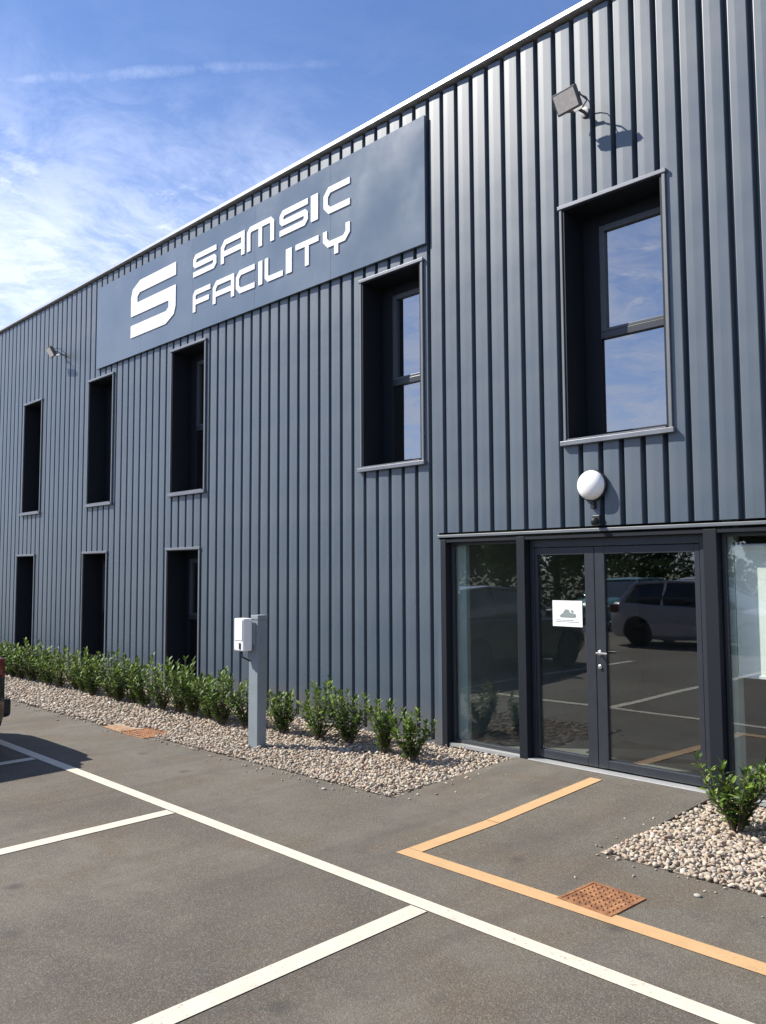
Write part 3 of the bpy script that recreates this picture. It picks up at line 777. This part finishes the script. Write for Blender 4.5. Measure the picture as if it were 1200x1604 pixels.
def shrub(x, y, meshes, label, group, sc=1., rz=None):
    t = thing('laurel_shrub', label, 'shrub', (x, y, .012), group, random.uniform(0, 6.28) if rz is None else rz)
    t.scale = (sc * 1.12, sc * 1.12, sc * random.uniform(.92, 1.06))
    link('stems', meshes[0], t); link('foliage', meshes[1], t); return t
near = [(-5.20, -.72, 1.02), (-5.62, -.66, .96), (-6.18, -.60, 1.04), (-6.56, -.68, 1.12), (-7.08, -.74, 1.02)]
for i, (x, y, s_) in enumerate(near):
    shrub(x, y, SM[i % 6], ORD[i] + ' low laurel shrub left of the entrance, in gravel before the ribbed wall', 'laurel shrubs along the wall', s_)
xx = -7.62; i = 0
while xx > -23.5 and i < 36:
    shrub(xx, -.86 + random.uniform(-.06, .06), SM[(i * 5 + 2) % 8], ORD[i] + ' leafy laurel shrub leftwards from the grey post, along the wall', 'laurel shrubs along the wall', random.uniform(.96, 1.20))
    xx -= random.uniform(.30, .40); i += 1
shrub(-2.29, -.68, BIG, 'vase shaped dark green laurel shrub in gravel just right of the door', 'laurel shrubs right of the entrance', 1.05, 1.0)
shrub(-1.86, -.60, SM[3], 'laurel shrub at the right edge, second one right of the door', 'laurel shrubs right of the entrance', .92, 2.2)
for i, xx in enumerate((-1.30, -.8, -.3, .25, .8, 1.4)):
    shrub(xx, -.66, SM[i], ORD[i + 2] + ' laurel shrub right of the entrance door, in the gravel', 'laurel shrubs right of the entrance', 1.)

# ------------------------------------------------------------------ cars
def loft(stn, sec, close=True):
    mb = MB(); rings = [sec(*s_) for s_ in stn]; n = len(rings[0])
    for r_ in rings: mb.v += r_
    for i in range(len(rings) - 1):
        for j in range(n - 1): a = i * n + j; mb.f.append((a, a + 1, a + n + 1, a + n))
        mb.f.append((i * n + n - 1, i * n, (i + 1) * n, (i + 1) * n + n - 1))
    mb.f.append(tuple(range(n))[::-1]); e = (len(rings) - 1) * n; mb.f.append(tuple(range(e, e + n)))
    return mb
def car_meshes():
    # length along y: 0 = rear bumper, 4.25 = front bumper ; half width about .89
    def bsec(y, w, zb, h):
        R_ = [(w * .90, zb), (w * .985, zb + .10), (w, zb + (h - zb) * .42), (w * .995, zb + (h - zb) * .66), (w * .97, h - .05), (w * .90, h - .008), (w * .45, h + .015)]
        return [(x, y, z) for x, z in R_] + [(-x, y, z) for x, z in R_[::-1]]
    st = [(0.0, .62, .34, .80), (.05, .74, .25, .92), (.18, .83, .20, .98), (.45, .875, .19, .99), (.8, .885, .19, .985), (1.5, .89, .18, .96), (2.4, .89, .18, .93), (3.0, .885, .18, .92), (3.5, .87, .19, .87), (3.85, .84, .20, .80), (4.08, .77, .23, .70), (4.2, .64, .28, .60), (4.24, .5, .34, .52)]
    body = loft(st, bsec).build('body', M['tyre'], smooth=True)
    cut = MB()
    for y in (.78, 3.38):
        cut.tube([(-1.2, y, .32), (-.60, y, .32)], .37, 28); cut.tube([(.60, y, .32), (1.2, y, .32)], .37, 28)
    co = cut.build('cutter', M['tyre'])
    bm_ = body.modifiers.new('b', 'BOOLEAN'); bm_.object = co; bm_.operation = 'DIFFERENCE'; bm_.solver = 'EXACT'
    dg = bpy.context.evaluated_depsgraph_get(); me = bpy.data.meshes.new_from_object(body.evaluated_get(dg))
    bpy.data.objects.remove(body); bpy.data.objects.remove(co)
    me.polygons.foreach_set('use_smooth', [True] * len(me.polygons)); me.set_sharp_from_angle(angle=R(32))
    def gsec(y, w0, w1, z0, z1):
        R_ = [(w0, z0), (w0 * .985, z0 + (z1 - z0) * .3), ((w0 + w1) / 2, z0 + (z1 - z0) * .65), (w1, z1)]
        return [(x, y, z) for x, z in R_] + [(-x, y, z) for x, z in R_[::-1]]
    gs = [(.24, .74, .70, .96, .99), (.42, .79, .66, .96, 1.20), (.62, .81, .62, .96, 1.385), (1.0, .82, .62, .955, 1.43), (1.7, .82, .62, .94, 1.45), (2.2, .82, .61, .92, 1.42), (2.55, .81, .63, .91, 1.28), (2.95, .79, .68, .90, 1.07), (3.22, .74, .72, .89, .91)]
    glass = loft(gs, gsec)
    rs = [(.50, .655, .0, 1.335, 1.345), (.64, .65, .0, 1.41, 1.42), (1.0, .645, 0, 1.448, 1.465), (1.7, .64, 0, 1.468, 1.49), (2.15, .63, 0, 1.445, 1.46), (2.28, .625, 0, 1.41, 1.425)]
    def rsec(y, w, _, z0, z1): return [(w, y, z0 - .05), (w * .98, y, z0), (w * .8, y, z1 - .004), (0, y, z1), (-w * .8, y, z1 - .004), (-w * .98, y, z0), (-w, y, z0 - .05), (0, y, z0 - .03)]
    roof = loft(rs, rsec)
    pil = MB()
    for sx in (-1, 1):
        pil.tube([(sx * .645, 2.25, 1.405), (sx * .70, 2.62, 1.25), (sx * .745, 3.12, .94)], [.030, .032, .035], 6)       # A
        pil.tube([(sx * .66, 1.42, 1.44), (sx * .825, 1.38, .94)], .028, 6)                                           # B
        pil.tube([(sx * .655, .66, 1.40), (sx * .735, .50, 1.16), (sx * .79, .34, .95)], [.05, .075, .09], 6)              # C
        pil.tube([(sx * .65, .62, 1.41), (sx * .648, 1.4, 1.455), (sx * .64, 2.27, 1.41)], .028, 6)
    return me, glass, roof, pil
CB, CG, CR, CP = car_meshes()
CGm = CG.mesh('windows', M['cglass'], True)
WH = {}
RYm = Matrix.Rotation(R(90), 4, 'Y')
WH['tyre'] = MB().lathe([(.215, -.10), (.29, -.11), (.315, -.09), (.322, -.05), (.322, .05), (.315, .09), (.29, .11), (.215, .10)], 32, RYm).mesh('tyre', M['tyre'], True)
rm = MB().lathe([(.215, -.09), (.215, .07), (.19, .06)], 32, RYm)
for q in range(5):
    a = q * 2 * math.pi / 5; mt = Matrix.Rotation(a, 4, 'X')
    rm.box(.060, .082, -.022, .022, .04, .20, mt); rm.box(-.082, -.060, -.022, .022, .04, .20, mt)
rm.lathe([(.05, -.088), (.05, .088)], 12, RYm)
WH['rim'] = rm.mesh('rim', M['rim'], True)
def make_car(loc, rz, paint, label, group=None):
    t = thing('parked_car', label, 'car', loc, group, rz)
    me = CB.copy(); me.materials.clear(); me.materials.append(paint)
    bo = link('body', me, t)
    link('windows', CGm, t)
    link('roof', CR.mesh('roof', paint, True), t); link('pillars', CP.mesh('pillars', paint, True), t)
    for sx in (-1, 1):
        for y in (.78, 3.38):
            wn = bpy.data.objects.new('wheel', WH['tyre']); COL.objects.link(wn); wn.parent = t; wn.location = (sx * .775, y, .322)
            r_ = link('rim', WH['rim'], wn)
        MB().box(sx * .80 - .09 if sx > 0 else -.895, .895 if sx > 0 else -.71, .10, .30, .74, .93).build('tail_light', M['red'], t, bevel=.03)
        MB().box(min(sx * .52, sx * .80), max(sx * .52, sx * .80), 3.93, 4.13, .58, .70).build('headlight', M['clear'], t, bevel=.03)
        MB().box(min(sx * .90, sx * 1.05), max(sx * .90, sx * 1.05), 2.62, 2.74, .93, 1.06).build('door_mirror', paint, t, bevel=.03)
    MB().box(-.72, .72, -.035, .10, .33, .52).build('rear_bumper', M['black'], t, bevel=.04)
    MB().box(-.62, .62, 4.16, 4.27, .27, .46).build('front_bumper', M['black'], t, bevel=.03)
    MB().box(-.26, .26, .012, .035, .62, .73).build('number_plate', M['plate'], t)
    MB().box(-.26, .26, 4.272, 4.28, .34, .45).build('number_plate', M['plate'], t)
    return t
PN = car_paint('black_car_paint', (.016, .018, .022))
# nose away from the wall, rear end towards the building: local +y points to -y
make_car((-9.12, -3.10, 0), R(180), PN, 'dark hatchback parked in the bay at the left edge, tail towards the wall')
make_car((-10.2, -12.1, 0), R(-90), car_paint('plum_car_paint', (.52, .48, .50)), 'pale grey hatchback standing lengthwise in the aisle, mirrored in the door glass')
make_car((-10.4, -19.1, 0), 0, car_paint('white_car_paint', (.62, .62, .62)), 'white hatchback in the far row of bays behind the photographer', 'cars in the far row')
make_car((-7.9, -19.1, 0), 0, car_paint('silver_car_paint', (.34, .36, .38)), 'silver hatchback in the far row behind the photographer', 'cars in the far row')
make_car((-13.0, -19.2, 0), 0, car_paint('teal_car_paint', (.03, .20, .18)), 'teal hatchback in the far row behind the photographer', 'cars in the far row')
make_car((-5.3, -19.1, 0), 0, car_paint('blue_car_paint', (.03, .16, .45)), 'blue hatchback in the far row behind the photographer', 'cars in the far row')
make_car((.7, -19.1, 0), 0, car_paint('grey_car_paint', (.10, .105, .11)), 'grey hatchback in the far row behind the photographer', 'cars in the far row')

# ------------------------------------------------------------------ trees beyond the lot, seen only as reflections
def tree_mesh(seed, H):
    rd = random.Random(seed); tr = MB()
    tr.tube([(0, 0, -.1), (.05, 0, H * .25), (.0, .06, H * .5), (.05, 0, H * .85)], [.20, .15, .10, .03], 8)
    cl = []
    for k_ in range(13):
        a = rd.uniform(0, 6.28); h = H * rd.uniform(.22, .62); r_ = H * rd.uniform(.16, .32)
        e = Vector((math.cos(a) * r_, math.sin(a) * r_, h + H * rd.uniform(.10, .25)))
        tr.tube([(0, 0, h), (e.x * .5, e.y * .5, (h + e.z) / 2), tuple(e)], [.07, .05, .02], 5); cl.append((e, H * rd.uniform(.11, .18)))
    for k_ in range(10): cl.append((Vector((rd.gauss(0, H * .12), rd.gauss(0, H * .12), H * rd.uniform(.35, .97))), H * rd.uniform(.10, .16)))
    v = []; f = []; c = []
    for ce, rr in cl:
        tone = rd.uniform(.7, 1.3)
        for _ in range(150):
            d = Vector((rd.gauss(0, 1), rd.gauss(0, 1), rd.gauss(0, 1))).normalized() * rr * rd.uniform(.55, 1.08)
            p_ = ce + d; a = Vector((rd.gauss(0, 1), rd.gauss(0, 1), rd.gauss(0, 1))).normalized(); b = a.orthogonal().normalized()
            s_ = rd.uniform(.09, .19); q = len(v)
            v += [p_ - a * s_, p_ + b * s_ * .6, p_ + a * s_, p_ - b * s_ * .6]; f.append((q, q + 1, q + 2, q + 3))
            g_ = tone * rd.uniform(.7, 1.3); c += [(.042 * g_, .080 * g_, .026 * g_, 1)] * 4
    me = bpy.data.meshes.new('crown'); me.from_pydata([tuple(x) for x in v], [], f)
    at = me.attributes.new('col', 'FLOAT_COLOR', 'POINT'); at.data.foreach_set('color', [x for q in c for x in q]); me.materials.append(M['leaf'])
    return tr.mesh('trunk', M['bark']), me
TM = [tree_mesh(5, 5.6), tree_mesh(6, 6.6), tree_mesh(9, 5.0)]
xt = -46.
k = 0
while xt < 24:
    tm = TM[k % 3]
    t = thing('roadside_tree', ORD[k] + ' leafy tree from the west end of the row beyond the car park', 'tree', (xt, -31 + random.uniform(-1.5, 1.5), -.03), 'trees beyond the car park', random.uniform(0, 6.28))
    link('trunk', tm[0], t); link('crown', tm[1], t); k += 1
    xt += random.uniform(2.6, 3.4)
hd_, hm_ = None, None
v = []; f = []; c = []
rd = random.Random(3)
for _ in range(16000):
    p_ = Vector((rd.uniform(-48, 26), -28.3 + rd.gauss(0, .45), abs(rd.uniform(0, 2.1)))); a = Vector((rd.gauss(0, 1), rd.gauss(0, 1), rd.gauss(0, 1))).normalized(); b = a.orthogonal().normalized(); s_ = rd.uniform(.10, .2); q = len(v)
    v += [p_ - a * s_, p_ + b * s_ * .6, p_ + a * s_, p_ - b * s_ * .6]; f.append((q, q + 1, q + 2, q + 3)); g_ = rd.uniform(.6, 1.3); c += [(.035 * g_, .066 * g_, .022 * g_, 1)] * 4
me = bpy.data.meshes.new('hedge'); me.from_pydata([tuple(x) for x in v], [], f)
at = me.attributes.new('col', 'FLOAT_COLOR', 'POINT'); at.data.foreach_set('color', [x for q in c for x in q]); me.materials.append(M['leaf'])
tag(link('hedge', me), 'long dense green hedge along the far edge of the car park', 'hedge', kind='stuff')
